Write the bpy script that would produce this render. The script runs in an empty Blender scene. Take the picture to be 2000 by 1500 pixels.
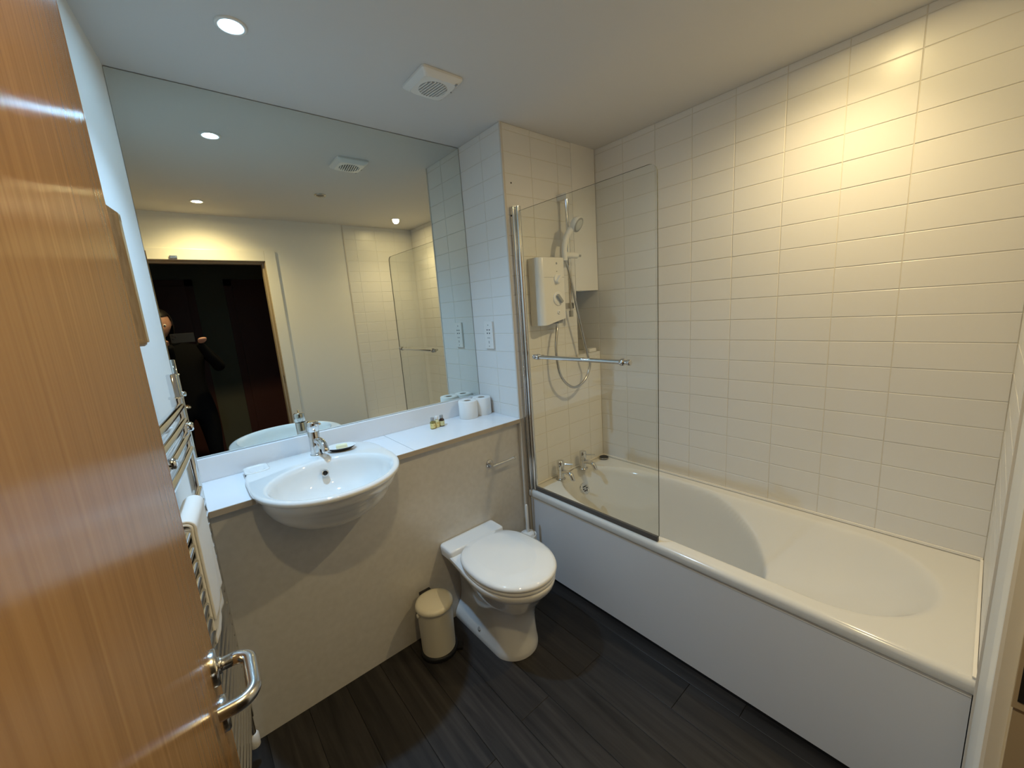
import bpy, bmesh, math, random
from math import pi, sin, cos, radians, sqrt
from mathutils import Vector, Matrix
random.seed(7)
SC = bpy.context.scene
COL = SC.collection

# ------------------------------------------------------------------ camera, world, exposure
CAM = Vector((-2.1141, -1.6397, 1.5464))
def set_camera():
    yaw, pitch, roll, f = -0.6887, -0.1829, -0.0721, 782.27
    fw = Vector((-sin(yaw) * cos(pitch), cos(yaw) * cos(pitch), sin(pitch)))
    r0 = fw.cross(Vector((0, 0, 1))).normalized(); u0 = r0.cross(fw)
    r = r0 * cos(roll) + u0 * sin(roll); u = u0 * cos(roll) - r0 * sin(roll)
    cam = bpy.data.cameras.new('camera'); o = bpy.data.objects.new('camera', cam); COL.objects.link(o)
    cam.sensor_fit = 'HORIZONTAL'; cam.sensor_width = 36; cam.lens = 36 * f / 2000
    cam.clip_start = 0.004; cam.clip_end = 50
    m = Matrix((r, u, -fw)).transposed().to_4x4(); m.translation = CAM
    o.matrix_world = m; SC.camera = o
set_camera()
w = bpy.data.worlds.new('world'); SC.world = w; w.use_nodes = True
w.node_tree.nodes['Background'].inputs[0].default_value = (0.01, 0.01, 0.012, 1)
w.node_tree.nodes['Background'].inputs[1].default_value = 0.3
SC.view_settings.view_transform = 'Standard'; SC.view_settings.look = 'None'
SC.view_settings.exposure = 0.05; SC.view_settings.gamma = 1; SC.view_settings.use_curve_mapping = False
SC.cycles.sample_clamp_indirect = 60.0
COOL = (0.38, 0.66, 1.0); WARM = (1.0, 0.78, 0.43); WARM2 = (1.0, 0.76, 0.35)
# position, colour, watts, cone (degrees), blend, tilt of the lamp in its ring (about x, about y, degrees), label
SPOTS = [((-1.82, -0.070), COOL, 68.0, 122, 1.0, (-5, -8), 'cool white ceiling downlight glowing above the basin mirror'),
         ((-1.824, -1.300), WARM2, 40.0, 132, 1.0, (-16, 0), 'warm ceiling downlight over the doorway, seen in the mirror'),
         ((-0.345, -1.300), WARM, 33.0, 144, 1.0, (16, 6), 'warm ceiling downlight over the end of the bath, seen in the mirror')]

# ------------------------------------------------------------------ dimensions
H = 2.4507; ZB = .5263; XS = .7255; YM = .3693; WL = 2.140; ZM = 1.048; ZV = .952; L = 1.70
LD = Vector((-.1219, -.9925, 0)); LN = Vector((.9925, -.1219, 0)); L0 = Vector((-WL, YM, 0))  # left wall
def lw(u, n=0, z=0): 
    p = L0 + LD * u + LN * n; return Vector((p.x, p.y, z))
def lwx(y, n=0): return -WL - .12279 * (YM - y) + n

# ------------------------------------------------------------------ materials
def mat(name, color, rough=.5, metal=0, **kw):
    m = bpy.data.materials.new(name); m.use_nodes = True
    b = m.node_tree.nodes['Principled BSDF']
    b.inputs['Base Color'].default_value = (*color, 1); b.inputs['Roughness'].default_value = rough
    b.inputs['Metallic'].default_value = metal
    for k, v in kw.items(): b.inputs[k.replace('_', ' ')].default_value = v
    return m
def N(m, t, **kw):
    n = m.node_tree.nodes.new(t)
    for k, v in kw.items():
        if hasattr(n, k): setattr(n, k, v)
        else: n.inputs[k].default_value = v
    return n
def LK(m, a, b): m.node_tree.links.new(a, b)
def bump(m, scale=200, strength=.1, dist=.001, detail=2, stretch=(1, 1, 1)):
    tc = N(m, 'ShaderNodeTexCoord'); mp = N(m, 'ShaderNodeMapping'); mp.inputs['Scale'].default_value = stretch
    nz = N(m, 'ShaderNodeTexNoise', Scale=scale, Detail=detail); bp = N(m, 'ShaderNodeBump', Strength=strength, Distance=dist)
    LK(m, tc.outputs['Object'], mp.inputs[0]); LK(m, mp.outputs[0], nz.inputs['Vector']); LK(m, nz.outputs[0], bp.inputs['Height'])
    LK(m, bp.outputs[0], m.node_tree.nodes['Principled BSDF'].inputs['Normal'])
    return nz
def tint(m, c1, c2, scale, stretch=(1, 1, 1), detail=3, lo=.35, hi=.65, coord='Object'):
    tc = N(m, 'ShaderNodeTexCoord'); mp = N(m, 'ShaderNodeMapping'); mp.inputs['Scale'].default_value = stretch
    nz = N(m, 'ShaderNodeTexNoise', Scale=scale, Detail=detail); cr = N(m, 'ShaderNodeValToRGB')
    cr.color_ramp.elements[0].color = (*c1, 1); cr.color_ramp.elements[1].color = (*c2, 1)
    cr.color_ramp.elements[0].position = lo; cr.color_ramp.elements[1].position = hi
    LK(m, tc.outputs[coord], mp.inputs[0]); LK(m, mp.outputs[0], nz.inputs['Vector']); LK(m, nz.outputs[0], cr.inputs[0])
    LK(m, cr.outputs[0], m.node_tree.nodes['Principled BSDF'].inputs['Base Color'])
    return cr, mp

M = {}
M['paint'] = mat('wall_paint', (.80, .78, .73), .6); bump(M['paint'], 300, .08, .0006)
M['ceiling'] = mat('ceiling_paint', (.67, .65, .625), .8); bump(M['ceiling'], 250, .06, .0006)
M['tile'] = mat('white_tile', (.77, .755, .725), .33); bump(M['tile'], 160, .10, .0006, 1)
M['grout'] = mat('grout', (.70, .66, .58), .8)
M['trim'] = mat('tile_trim', (.66, .61, .54), .4)
M['trim_dark'] = mat('brown_edge_trim', (.36, .31, .25), .4)
M['wood_white'] = mat('gloss_woodwork', (.80, .78, .72), .35)
M['frame_shaded'] = mat('shade_toned_lining', (.43, .345, .235), .45)  # cream lining; brown tone paints in its shade, strike plate shares it
M['dark'] = mat('dark_void', (.01, .01, .01), .6)
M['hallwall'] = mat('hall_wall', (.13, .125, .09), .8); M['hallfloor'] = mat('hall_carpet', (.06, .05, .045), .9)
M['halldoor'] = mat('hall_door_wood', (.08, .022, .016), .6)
M['chrome'] = mat('chrome', (.72, .72, .72), .08, 1)
M['chrome_dull'] = mat('brushed_steel', (.55, .53, .50), .24, 1)
M['porcelain'] = mat('porcelain', (.84, .83, .80), .05, 0, Coat_Weight=.6, Coat_Roughness=.02)
M['acrylic'] = mat('bath_acrylic', (.70, .685, .645), .13)
M['panel_white'] = mat('bath_panel_white', (.68, .68, .69), .28)
M['laminate'] = mat('worktop_laminate', (.82, .82, .83), .25)
M['edge'] = mat('worktop_edge', (.47, .39, .29), .4)
M['vpanel'] = mat('vanity_panel_laminate', (.60, .57, .53), .19); tint(M['vpanel'], (.615, .59, .55), (.665, .64, .60), 40, detail=6, lo=.3, hi=.7)
M['plastic'] = mat('white_plastic', (.80, .78, .74), .3)
M['plastic_grey'] = mat('grey_plastic', (.33, .33, .32), .35)
M['seal'] = mat('seal_strip', (.10, .09, .08), .35)
M['silicone'] = mat('sealant', (.86, .82, .74), .35)
M['black'] = mat('black_plastic', (.006, .006, .007), .5)
M['cream'] = mat('cream_enamel', (.80, .74, .58), .3)
M['paper'] = mat('tissue_paper', (.86, .85, .82), .9); bump(M['paper'], 400, .3, .0008)
M['card'] = mat('cardboard', (.36, .29, .22), .9)
M['towel'] = mat('towel_cotton', (.86, .83, .78), .95); bump(M['towel'], 600, .5, .002)
M['soap'] = mat('soap_wrap', (.86, .80, .52), .5)
M['shampoo'] = mat('shampoo_gold', (.32, .26, .07), .12, Transmission_Weight=.25); M['pale_lotion'] = mat('pale_lotion', (.75, .68, .38), .2)
M['brown_glass'] = mat('brown_glass', (.035, .012, .008), .12)
M['label'] = mat('bottle_label', (.80, .62, .22), .6); tint(M['label'], (.82, .66, .27), (.55, .40, .10), 120, lo=.55, hi=.62)
M['label_pale'] = mat('bottle_label_pale', (.66, .62, .32), .6)
M['skin'] = mat('skin', (.56, .30, .22), .5); M['hair'] = mat('hair', (.012, .009, .008), .5)
M['cloth'] = mat('black_clothes', (.003, .003, .004), .9, Specular_IOR_Level=.2); M['shoe'] = mat('shoe_leather', (.015, .012, .01), .5)
M['lens'] = mat('lens_glass', (.02, .02, .03), .05)

# mirror, glass
m = bpy.data.materials.new('mirror_silver'); m.use_nodes = True; M['mirror'] = m
nt = m.node_tree; nt.nodes.remove(nt.nodes['Principled BSDF'])
g = N(m, 'ShaderNodeBsdfGlossy', Roughness=0.0); g.inputs[0].default_value = (.80, .835, .79, 1)
LK(m, g.outputs[0], nt.nodes['Material Output'].inputs[0])
m = bpy.data.materials.new('screen_glass'); m.use_nodes = True; M['glass'] = m
nt = m.node_tree; nt.nodes.remove(nt.nodes['Principled BSDF'])
tr = N(m, 'ShaderNodeBsdfTransparent'); tr.inputs[0].default_value = (.965, .975, .965, 1)
gl = N(m, 'ShaderNodeBsdfGlossy', Roughness=0.0); mx = N(m, 'ShaderNodeMixShader')
lwt = N(m, 'ShaderNodeLayerWeight', Blend=.5); pw = N(m, 'ShaderNodeMath', operation='POWER'); pw.inputs[1].default_value = 5.0
fr = N(m, 'ShaderNodeMath', operation='MULTIPLY_ADD'); fr.inputs[1].default_value = .97; fr.inputs[2].default_value = .028
LK(m, lwt.outputs['Facing'], pw.inputs[0]); LK(m, pw.outputs[0], fr.inputs[0])
LK(m, fr.outputs[0], mx.inputs[0]); LK(m, tr.outputs[0], mx.inputs[1]); LK(m, gl.outputs[0], mx.inputs[2])
LK(m, mx.outputs[0], nt.nodes['Material Output'].inputs[0])
M['glass_edge'] = mat('glass_edge', (.035, .04, .03), .5)

# door veneer: beech, vertical grain, brushed gloss
m = M['door'] = mat('beech_veneer', (.45, .23, .10), .25)
cr, mp = tint(m, (.325, .172, .064), (.435, .245, .102), 3.0, (48, 48, 1.1), 6, .3, .72)
bs = m.node_tree.nodes['Principled BSDF']
bs.inputs['Anisotropic'].default_value = .92; bs.inputs['Anisotropic Rotation'].default_value = 0
tg = N(m, 'ShaderNodeTangent', direction_type='RADIAL', axis='Z'); LK(m, tg.outputs[0], bs.inputs['Tangent'])
M['oak'] = mat('oak_rail', (.40, .25, .11), .4); tint(M['oak'], (.34, .20, .085), (.47, .30, .14), 30, (6, 6, .6))
# floor planks, tone varies per plank
m = M['plank'] = mat('dark_vinyl_plank', (.03, .028, .028), .45, Specular_IOR_Level=.35)
tc = N(m, 'ShaderNodeTexCoord'); mp = N(m, 'ShaderNodeMapping'); mp.inputs['Scale'].default_value = (16, 1.0, 1)
oi = N(m, 'ShaderNodeObjectInfo'); ad = N(m, 'ShaderNodeVectorMath', operation='ADD'); cb = N(m, 'ShaderNodeCombineXYZ')
sc_ = N(m, 'ShaderNodeMath', operation='MULTIPLY'); sc_.inputs[1].default_value = 60
LK(m, oi.outputs['Random'], sc_.inputs[0]); LK(m, sc_.outputs[0], cb.inputs[0]); LK(m, sc_.outputs[0], cb.inputs[1])
LK(m, tc.outputs['Object'], mp.inputs[0]); LK(m, mp.outputs[0], ad.inputs[0]); LK(m, cb.outputs[0], ad.inputs[1])
nz = N(m, 'ShaderNodeTexNoise', Scale=1.6, Detail=7, Roughness=.62, Distortion=.6); LK(m, ad.outputs[0], nz.inputs['Vector'])
cr = N(m, 'ShaderNodeValToRGB'); e = cr.color_ramp.elements
e[0].position = .30; e[0].color = (.006, .0052, .0052, 1); e[1].position = .78; e[1].color = (.046, .040, .037, 1)
LK(m, nz.outputs[0], cr.inputs[0])
mr = N(m, 'ShaderNodeMapRange'); mr.inputs[3].default_value = .72; mr.inputs[4].default_value = 1.25
LK(m, oi.outputs['Random'], mr.inputs[0])
ml = N(m, 'ShaderNodeVectorMath', operation='SCALE'); LK(m, cr.outputs[0], ml.inputs[0]); LK(m, mr.outputs[0], ml.inputs['Scale'])
LK(m, ml.outputs[0], m.node_tree.nodes['Principled BSDF'].inputs['Base Color'])
def emit(name, col, s):
    m = bpy.data.materials.new(name); m.use_nodes = True; nt = m.node_tree; nt.nodes.remove(nt.nodes['Principled BSDF'])
    e = N(m, 'ShaderNodeEmission', Strength=s); e.inputs[0].default_value = (*col, 1); LK(m, e.outputs[0], nt.nodes['Material Output'].inputs[0]); return m
M['lamp_cool'] = emit('lamp_cool', (.38, .70, 1.0), 380); M['lamp_warm'] = emit('lamp_warm', (1.0, .78, .38), 420)

# ------------------------------------------------------------------ mesh helpers
class MB:
    def __init__(s): s.v = []; s.f = []; s.mi = []; s.sm = []
    def add(s, v, f, mi=0, sm=False):
        o = len(s.v); s.v += [tuple(p) for p in v]
        for q in f: s.f.append(tuple(i + o for i in q)); s.mi.append(mi); s.sm.append(sm)
        return s
    def box(s, a, b, bv=0, mi=0):
        if bv:
            bm = bmesh.new(); bmesh.ops.create_cube(bm, size=1)
            for v in bm.verts: v.co = Vector([(a[i] + b[i]) / 2 + v.co[i] * (b[i] - a[i]) for i in range(3)])
            bmesh.ops.bevel(bm, geom=bm.edges[:], offset=bv, segments=2, affect='EDGES', profile=.7)
            bm.verts.index_update(); s.add([v.co for v in bm.verts], [[v.index for v in f.verts] for f in bm.faces], mi, False); bm.free(); return s
        x0, y0, z0 = a; x1, y1, z1 = b
        return s.add([(x0,y0,z0),(x1,y0,z0),(x1,y1,z0),(x0,y1,z0),(x0,y0,z1),(x1,y0,z1),(x1,y1,z1),(x0,y1,z1)],
                     [(3,2,1,0),(4,5,6,7),(0,1,5,4),(1,2,6,5),(2,3,7,6),(3,0,4,7)], mi)
    def rings(s, R, cap0=True, cap1=True, mi=0, sm=True, closed=True):
        n = len(R[0]); v = [p for r in R for p in r]; f = []
        for k in range(len(R) - 1):
            for i in range(n if closed else n - 1):
                j = (i + 1) % n; f.append((k*n+i, k*n+j, (k+1)*n+j, (k+1)*n+i))
        s.add(v, f, mi, sm)
        if cap0: s.add(R[0], [tuple(reversed(range(n)))], mi, False)
        if cap1: s.add(R[-1], [tuple(range(n))], mi, False)
        return s
    def tube(s, pts, r, n=14, mi=0, caps=True, flat=None):
        P = [Vector(p) for p in pts]; rr = r if isinstance(r, (list, tuple)) else [r] * len(P)
        R = []; up = None
        for i, p in enumerate(P):
            t = (P[min(i+1, len(P)-1)] - P[max(i-1, 0)]).normalized()
            if up is None: up = t.orthogonal().normalized()
            up = (up - t * up.dot(t)).normalized(); sd = t.cross(up)
            R.append([p + (up * cos(2*pi*k/n) + sd * sin(2*pi*k/n)) * rr[i] for k in range(n)])
        return s.rings(R, caps, caps, mi)
    def lathe(s, prof, c=(0,0,0), axis=(0,0,1), n=24, mi=0, cap0=True, cap1=True):
        A = Vector(axis).normalized(); U = A.orthogonal().normalized(); V = A.cross(U); c = Vector(c)
        R = [[c + A * h + (U * cos(2*pi*k/n) + V * sin(2*pi*k/n)) * max(r, 1e-5) for k in range(n)] for r, h in prof]
        return s.rings(R, cap0, cap1, mi)
    def build(s, name, mats, parent=None, auto=None, loc=None):
        me = bpy.data.meshes.new(name); me.from_pydata(s.v, [], s.f)
        mats = mats if isinstance(mats, (list, tuple)) else [mats]
        for m in mats: me.materials.append(M[m] if isinstance(m, str) else m)
        me.polygons.foreach_set('material_index', s.mi); me.polygons.foreach_set('use_smooth', s.sm)
        bm = bmesh.new(); bm.from_mesh(me); bmesh.ops.recalc_face_normals(bm, faces=bm.faces[:]); bm.to_mesh(me); bm.free()
        if loc is not None:
            me.transform(Matrix.Translation(-Vector(loc)))
        o = bpy.data.objects.new(name, me); COL.objects.link(o)
        if loc is not None: o.location = loc
        if parent is not None:
            o.parent = parent
            if loc is None: o.matrix_parent_inverse = pinv(parent)
            else: o.matrix_parent_inverse = pinv(parent)
        return o
def wmat(o):
    m = Matrix.LocRotScale(o.location, o.rotation_euler, o.scale)
    return wmat(o.parent) @ o.matrix_parent_inverse @ m if o.parent else m
def pinv(o): return wmat(o).inverted()
def smooth_by_angle(o, ang=40):
    o.data.shade_smooth(); o.data.set_sharp_from_angle(angle=radians(ang)); return o
def struct(o, kind='structure'): o['kind'] = kind; return o
def tag(o, label, cat, group=None):
    o['label'] = label; o['category'] = cat
    if group: o['group'] = group
    return o
def thing(name, loc, label, cat, group=None):
    o = bpy.data.objects.new(name, None); COL.objects.link(o); o.location = loc; o.empty_display_size = .05
    return tag(o, label, cat, group)
def copy_tree(o, parent=None):
    c = o.copy(); COL.objects.link(c); c.parent = parent
    for ch in list(o.children): copy_tree(ch, c)
    return c
def arc(c, r, a0, a1, n, ax=(1,0,0), ay=(0,0,1)):
    c = Vector(c); ax = Vector(ax); ay = Vector(ay)
    return [c + ax * r * cos(a0 + (a1-a0)*k/n) + ay * r * sin(a0 + (a1-a0)*k/n) for k in range(n+1)]
def rr(x0, x1, y0, y1, rd, z, n=6):
    P = []
    for cx, cy, a in ((x1-rd, y1-rd, 0), (x0+rd, y1-rd, pi/2), (x0+rd, y0+rd, pi), (x1-rd, y0+rd, 1.5*pi)):
        P += [(cx + rd*cos(a + pi/2*k/n), cy + rd*sin(a + pi/2*k/n), z) for k in range(n+1)]
    return P
def spline(P, n=8):
    P = [Vector(p) for p in P]; Q = [P[0]*2 - P[1]] + P + [P[-1]*2 - P[-2]]; out = []
    for i in range(1, len(Q)-2):
        a, b, c, d = Q[i-1:i+3]
        for k in range(n):
            t = k / n; out.append(.5*((2*b) + (c-a)*t + (2*a-5*b+4*c-d)*t*t + (3*b-a-3*c+d)*t**3))
    return out + [P[-1]]

# ------------------------------------------------------------------ structure
# floor: base and individual planks (run away from the camera, along y)
fl = struct(MB().box((-2.5, -1.82, -.05), (.15, .40, -.004)).build('floor', 'dark'))
PW = .150; k = 0; pm = {}
for i in range(17):
    x1 = -.60 - PW * i + .60
    x0 = x1 - PW
    if x0 < -2.5: break
    y = -1.80 - random.random() * 1.1
    while y < .03:
        y0, y1 = max(y, -1.80), min(y + 1.22, .030)
        if y1 - y0 > .02:
            me = MB(); a, b = (PW - .0012) / 2, (y1 - y0 - .0012) / 2; c = .0012
            me.rings([[(-a,-b,-.004),(a,-b,-.004),(a,b,-.004),(-a,b,-.004)], [(-a,-b,-.0009),(a,-b,-.0009),(a,b,-.0009),(-a,b,-.0009)],
                      [(-a+c,-b+c,0),(a-c,-b+c,0),(a-c,b-c,0),(-a+c,b-c,0)]], True, True, 0, False)
            o = me.build('plank', 'plank', fl); o.location = ((x0+x1)/2, (y0+y1)/2, 0)
        y += 1.22
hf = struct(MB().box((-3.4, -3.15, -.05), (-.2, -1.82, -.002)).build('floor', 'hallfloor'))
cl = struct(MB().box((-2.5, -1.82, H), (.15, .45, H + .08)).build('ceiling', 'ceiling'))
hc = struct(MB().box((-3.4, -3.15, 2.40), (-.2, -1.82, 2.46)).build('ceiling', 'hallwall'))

# tiles
TW, TH, G = .2, .1, .0028
tile_cache = {}
def tile_mesh(w_, h_):
    key = (round(w_, 3), round(h_, 3))
    if key not in tile_cache:
        a, b, c = (w_ - G)/2, (h_ - G)/2, .0012
        mb = MB().rings([[(-a,-b,-.003),(a,-b,-.003),(a,b,-.003),(-a,b,-.003)], [(-a,-b,-.0008),(a,-b,-.0008),(a,b,-.0008),(-a,b,-.0008)],
                         [(-a+c,-b+c,0),(a-c,-b+c,0),(a-c,b-c,0),(-a+c,b-c,0)]], False, True, 0, False)
        me = bpy.data.meshes.new('tile'); me.from_pydata(mb.v, [], mb.f); me.materials.append(M['tile']); tile_cache[key] = me
    return tile_cache[key]
def tiles(parent, org, udir, u_edges, z_edges, nrm, skip=None):
    """org + udir*u + z; tile face looks along nrm"""
    U = Vector(udir); Nn = Vector(nrm); Z = Vector((0, 0, 1))
    pi_ = pinv(parent)
    if U.cross(Z).dot(Nn) < 0: U = -U; fl_ = -1
    else: fl_ = 1
    R = Matrix((U, Z, Nn)).transposed()
    for i in range(len(u_edges) - 1):
        for j in range(len(z_edges) - 1):
            u0, u1, z0, z1 = u_edges[i], u_edges[i+1], z_edges[j], z_edges[j+1]
            if skip and skip((u0+u1)/2, (z0+z1)/2): continue
            o = bpy.data.objects.new('tile', tile_mesh(u1-u0, z1-z0)); COL.objects.link(o)
            o.parent = parent; o.matrix_parent_inverse = pi_
            p = Vector(org) + U * fl_ * (u0+u1)/2 + Z * (z0+z1)/2
            J = Matrix.Rotation(random.gauss(0, .0022), 3, Z) @ Matrix.Rotation(random.gauss(0, .0022), 3, U)
            o.matrix_basis = Matrix.Translation(p) @ (J @ R).to_4x4()
ZE = [ZB - .006 + TH * k for k in range(20)] + [H]
# right wall (along the bath), goes on into the niche beyond y=0
wr = struct(MB().box((.0016, -1.82, -.05), (.12, .45, H)).build('wall_right', 'grout'))
tiles(wr, (0,0,0), (0,-1,0), [TW*k for k in range(8)] + [1.6, 1.70][1:], ZE, (-1,0,0))
NX, NZ0, NZ1 = -.212, 1.242, 1.630                                # niche in the shower wall
tiles(wr, (0,0,0), (0,-1,0), [-.36, -.2, 0], [NZ0, 1.32, 1.42, 1.52, 1.63], (-1,0,0))
# shower wall block with the open niche
mb = MB()
mb.box((-XS + .0016, .0016, -.05), (NX, YM + .08, H)); mb.box((NX, .0016, -.05), (.0016, YM + .08, NZ0 - .004)); mb.box((NX, .0016, NZ1 + .004), (.0016, YM + .08, H))
ws = struct(mb.build('wall_shower', 'grout'))
ue = [0, .128, .328, .528, XS]
tiles(ws, (0,0,0), (-1,0,0), ue, ZE, (0,-1,0), lambda u, z: u < .30 and z > 1.23)
tiles(ws, (0,0,0), (-1,0,0), [-NX, .328], [NZ0] + [z for z in ZE if z > NZ0 + .03], (0,-1,0))
tiles(ws, (0,0,0), (-1,0,0), [0, -NX], [1.22, NZ0], (0,-1,0))
# ledge and plain white panel over the niche
mb = MB(); mb.box((NX - .002, -.002, NZ1), (-.002, .36, NZ1 + .004)); mb.box((NX - .002, -.003, NZ1), (-.004, .0016, H))
mb.build('lintel_panel', 'plastic', ws)
MB().box((NX, -.003, NZ0 - .004), (-.001, .36, NZ0)).build('ledge', 'tile', ws)
MB().lathe([(.0045, 0), (.0040, .0006)], (-.676, -.0006, 2.177), (0,-1,0), 10).build('screw_hole', 'dark', ws)
tiles(ws, (-XS, 0, 0), (0,1,0), [0, .168, YM], [z for z in [ZB - .006 + TH*k for k in range(4, 20)] if z > .9] + [H], (-1,0,0))
tr1 = struct(MB().box((-XS - .004, -.004, .0), (-XS + .010, .006, H), .002).build('trim_1', 'trim'))
tr2 = struct(MB().box((-XS + .002, -.008, .0), (-XS + .020, .0, ZV + .0), .002).build('trim_2', 'trim_dark'))
# back wall behind the mirror
wb = struct(MB().box((-2.5, YM + .0065, -.05), (-XS + .05, YM + .10, H)).build('wall_back', 'paint'))
# left wall, running out towards the door
mb = MB(); a, b, c, d = lw(-.1), lw(2.22), lw(2.22, -.1), lw(-.1, -.1)
mb.rings([[(p.x, p.y, -.05) for p in (a, b, c, d)], [(p.x, p.y, H) for p in (a, b, c, d)]], True, True, 0, False)
wl = struct(mb.build('wall_left', 'paint'))
# entrance wall with the doorway
DX0, DX1, DZ = -2.195, -1.405, 2.100
mb = MB(); mb.box((-2.5, -1.82, -.05), (DX0, -1.7016, H)); mb.box((DX1, -1.82, -.05), (.12, -1.7016, H)); mb.box((DX0, -1.82, DZ), (DX1, -1.7016, H))
wf = struct(mb.build('wall_front', 'paint'))
tiles(wf, (0, -1.70, 0), (-1,0,0), [0, .2, .4, .6, .708], ZE, (0,1,0))
MB().box((-.716, -1.702, 0), (-.708, -1.697, H)).build('tile_edge_trim', 'trim', wf)
# door frame: lining, stop, architrave, strike plate, catch
df = struct(MB().box((DX1 - .001, -1.822, 0), (DX1 + .02, -1.700, DZ)).box((DX0 - .02, -1.822, 0), (DX0 + .001, -1.700, DZ)).box((DX0 - .02, -1.822, DZ - .001), (DX1 + .02, -1.700, DZ + .02)).build('trim_3', 'frame_shaded'))
MB().box((DX1 - .014, -1.81, 0), (DX1, -1.748, DZ - .014), .002).build('door_stop', 'frame_shaded', df)
MB().box((DX0, -1.81, 0), (DX0 + .014, -1.748, DZ - .014), .002).build('door_stop', 'frame_shaded', df)
MB().box((DX0, -1.81, DZ - .014), (DX1, -1.748, DZ), .002).build('door_stop', 'frame_shaded', df)
def arch(a, b): return MB().box(a, b, .004).build('architrave', 'wood_white', df)
arch((DX1 + .004, -1.702, 0), (DX1 + .088, -1.682, DZ + .088)); arch((DX0 - .078, -1.702, 0), (DX0 - .004, -1.682, DZ + .088)); arch((DX0 - .004, -1.702, DZ + .004), (DX1 + .004, -1.682, DZ + .088))
sp = MB().box((DX1 - .0025, -1.728, 1.025), (DX1, -1.698, 1.130), .0008).build('strike_plate', 'frame_shaded', df)
MB().box((DX1 - .003, -1.724, 1.036), (DX1 - .002, -1.702, 1.108)).build('latch_hole', 'dark', sp)
MB().box((-2.03, -1.683, DZ + .010), (-1.985, -1.665, DZ + .032), .002).build('roller_catch', 'chrome_dull', df)
# hall beyond the doorway
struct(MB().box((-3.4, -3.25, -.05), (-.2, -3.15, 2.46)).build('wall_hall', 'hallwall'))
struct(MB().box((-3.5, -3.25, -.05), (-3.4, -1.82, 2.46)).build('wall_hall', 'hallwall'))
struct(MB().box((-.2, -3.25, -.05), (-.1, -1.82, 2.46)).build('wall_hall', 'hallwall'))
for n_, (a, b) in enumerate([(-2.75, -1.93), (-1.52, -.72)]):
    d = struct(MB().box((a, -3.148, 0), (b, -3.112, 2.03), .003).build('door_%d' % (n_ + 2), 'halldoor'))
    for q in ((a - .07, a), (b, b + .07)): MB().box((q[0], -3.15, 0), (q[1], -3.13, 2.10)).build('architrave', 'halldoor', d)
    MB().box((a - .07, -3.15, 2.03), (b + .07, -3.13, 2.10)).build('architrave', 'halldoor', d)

# ------------------------------------------------------------------ entrance door (open, against the left wall)
HX, HY = -2.187, -1.693; DL = .793
dth = math.atan2(.036, .793)
door = MB().box((-.040, 0, .006), (0, DL, 2.045), .0015).build('door_1', 'door'); struct(door)
door.location = (HX, HY, 0); door.rotation_euler = (0, 0, -dth)
def dloc(ob): ob.matrix_parent_inverse = Matrix.Identity(4); return ob
lev = MB().lathe([(.0255, 0), (.0255, .006), (.023, .0085), (.012, .0085), (.0115, .012)], (0, DL - .056, 1.066), (1,0,0), 28).build('rose', 'chrome_dull', door); dloc(lev)
yy = DL - .056
zl = 1.066
pts = [(.008, yy, zl), (.024, yy, zl)] + arc((.024, yy - .022, zl), .022, pi/2, 0, 8, (1,0,0), (0,1,0)) + arc((.024, yy - .072, zl), .022, 0, -pi/2, 8, (1,0,0), (0,1,0)) + [(.006, yy - .094, zl)]
dloc(MB().tube(pts, .0092, 16).build('lever_handle', 'chrome_dull', door))
dloc(MB().lathe([(.025, 0), (.025, .006), (.022, .0085), (.006, .0085), (.006, .010)], (0, DL - .056, .988), (1,0,0), 28).build('privacy_rose', 'chrome_dull', door))
dloc(MB().box((-.0405, DL - .0005, .006), (.0003, DL + .006, 2.045), .001).build('edge_lipping', 'door', door))
for z in (.25, 1.0, 1.80):
    h = MB().tube([(.003, -.004, z - .05), (.003, -.004, z + .05)], .006, 10).build('hinge', 'chrome_dull', door); dloc(h)

# wooden rail on the left wall, behind the door
wrl = thing('wooden_rail', lw(.60, 0, 1.51), 'vertical wooden rail on two blocks, fixed to the left wall above the towel radiator', 'rail')
def lbox(u0, u1, n0, n1, z0, z1, bv=0):
    bm = MB().box((u0, n0, z0), (u1, n1, z1), bv)
    bm.v = [tuple(Vector((L0.x, L0.y, 0)) + LD * v[0] + LN * v[1] + Vector((0, 0, v[2]))) for v in bm.v]; return bm
U0 = .60
lbox(U0 - .013, U0 + .013, .024, .050, 1.53, 1.845, .004).build('bar', 'oak', wrl)
mb = MB(); q = []
for n_ in (-.012, .012):
    q.append([lw(U0 + n_, 0, 1.875), lw(U0 + n_, 0, 1.815), lw(U0 + n_, .036, 1.815), lw(U0 + n_, .050, 1.828), lw(U0 + n_, .050, 1.846), lw(U0 + n_, .02, 1.875)])
mb.rings(q, True, True, 0, False).build('top_block', 'oak', wrl)
MB().lathe([(.010, 0), (.014, .004), (.014, .040), (.010, .045)], lw(U0, 0, 1.535), LN, 16).build('bottom_block', 'oak', wrl)

# ------------------------------------------------------------------ mirror
mi = MB().box((-WL + .001, YM, ZM), (-XS - .0015, YM + .006, H - .003))
mi.mi = [1, 1, 0, 1, 1, 1]
mir = mi.build('wall_mirror', ['mirror', 'dark']); tag(mir, 'large frameless wall mirror above the white vanity worktop', 'mirror')

# ------------------------------------------------------------------ vanity: panel, worktop
BXc = -1.732
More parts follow.
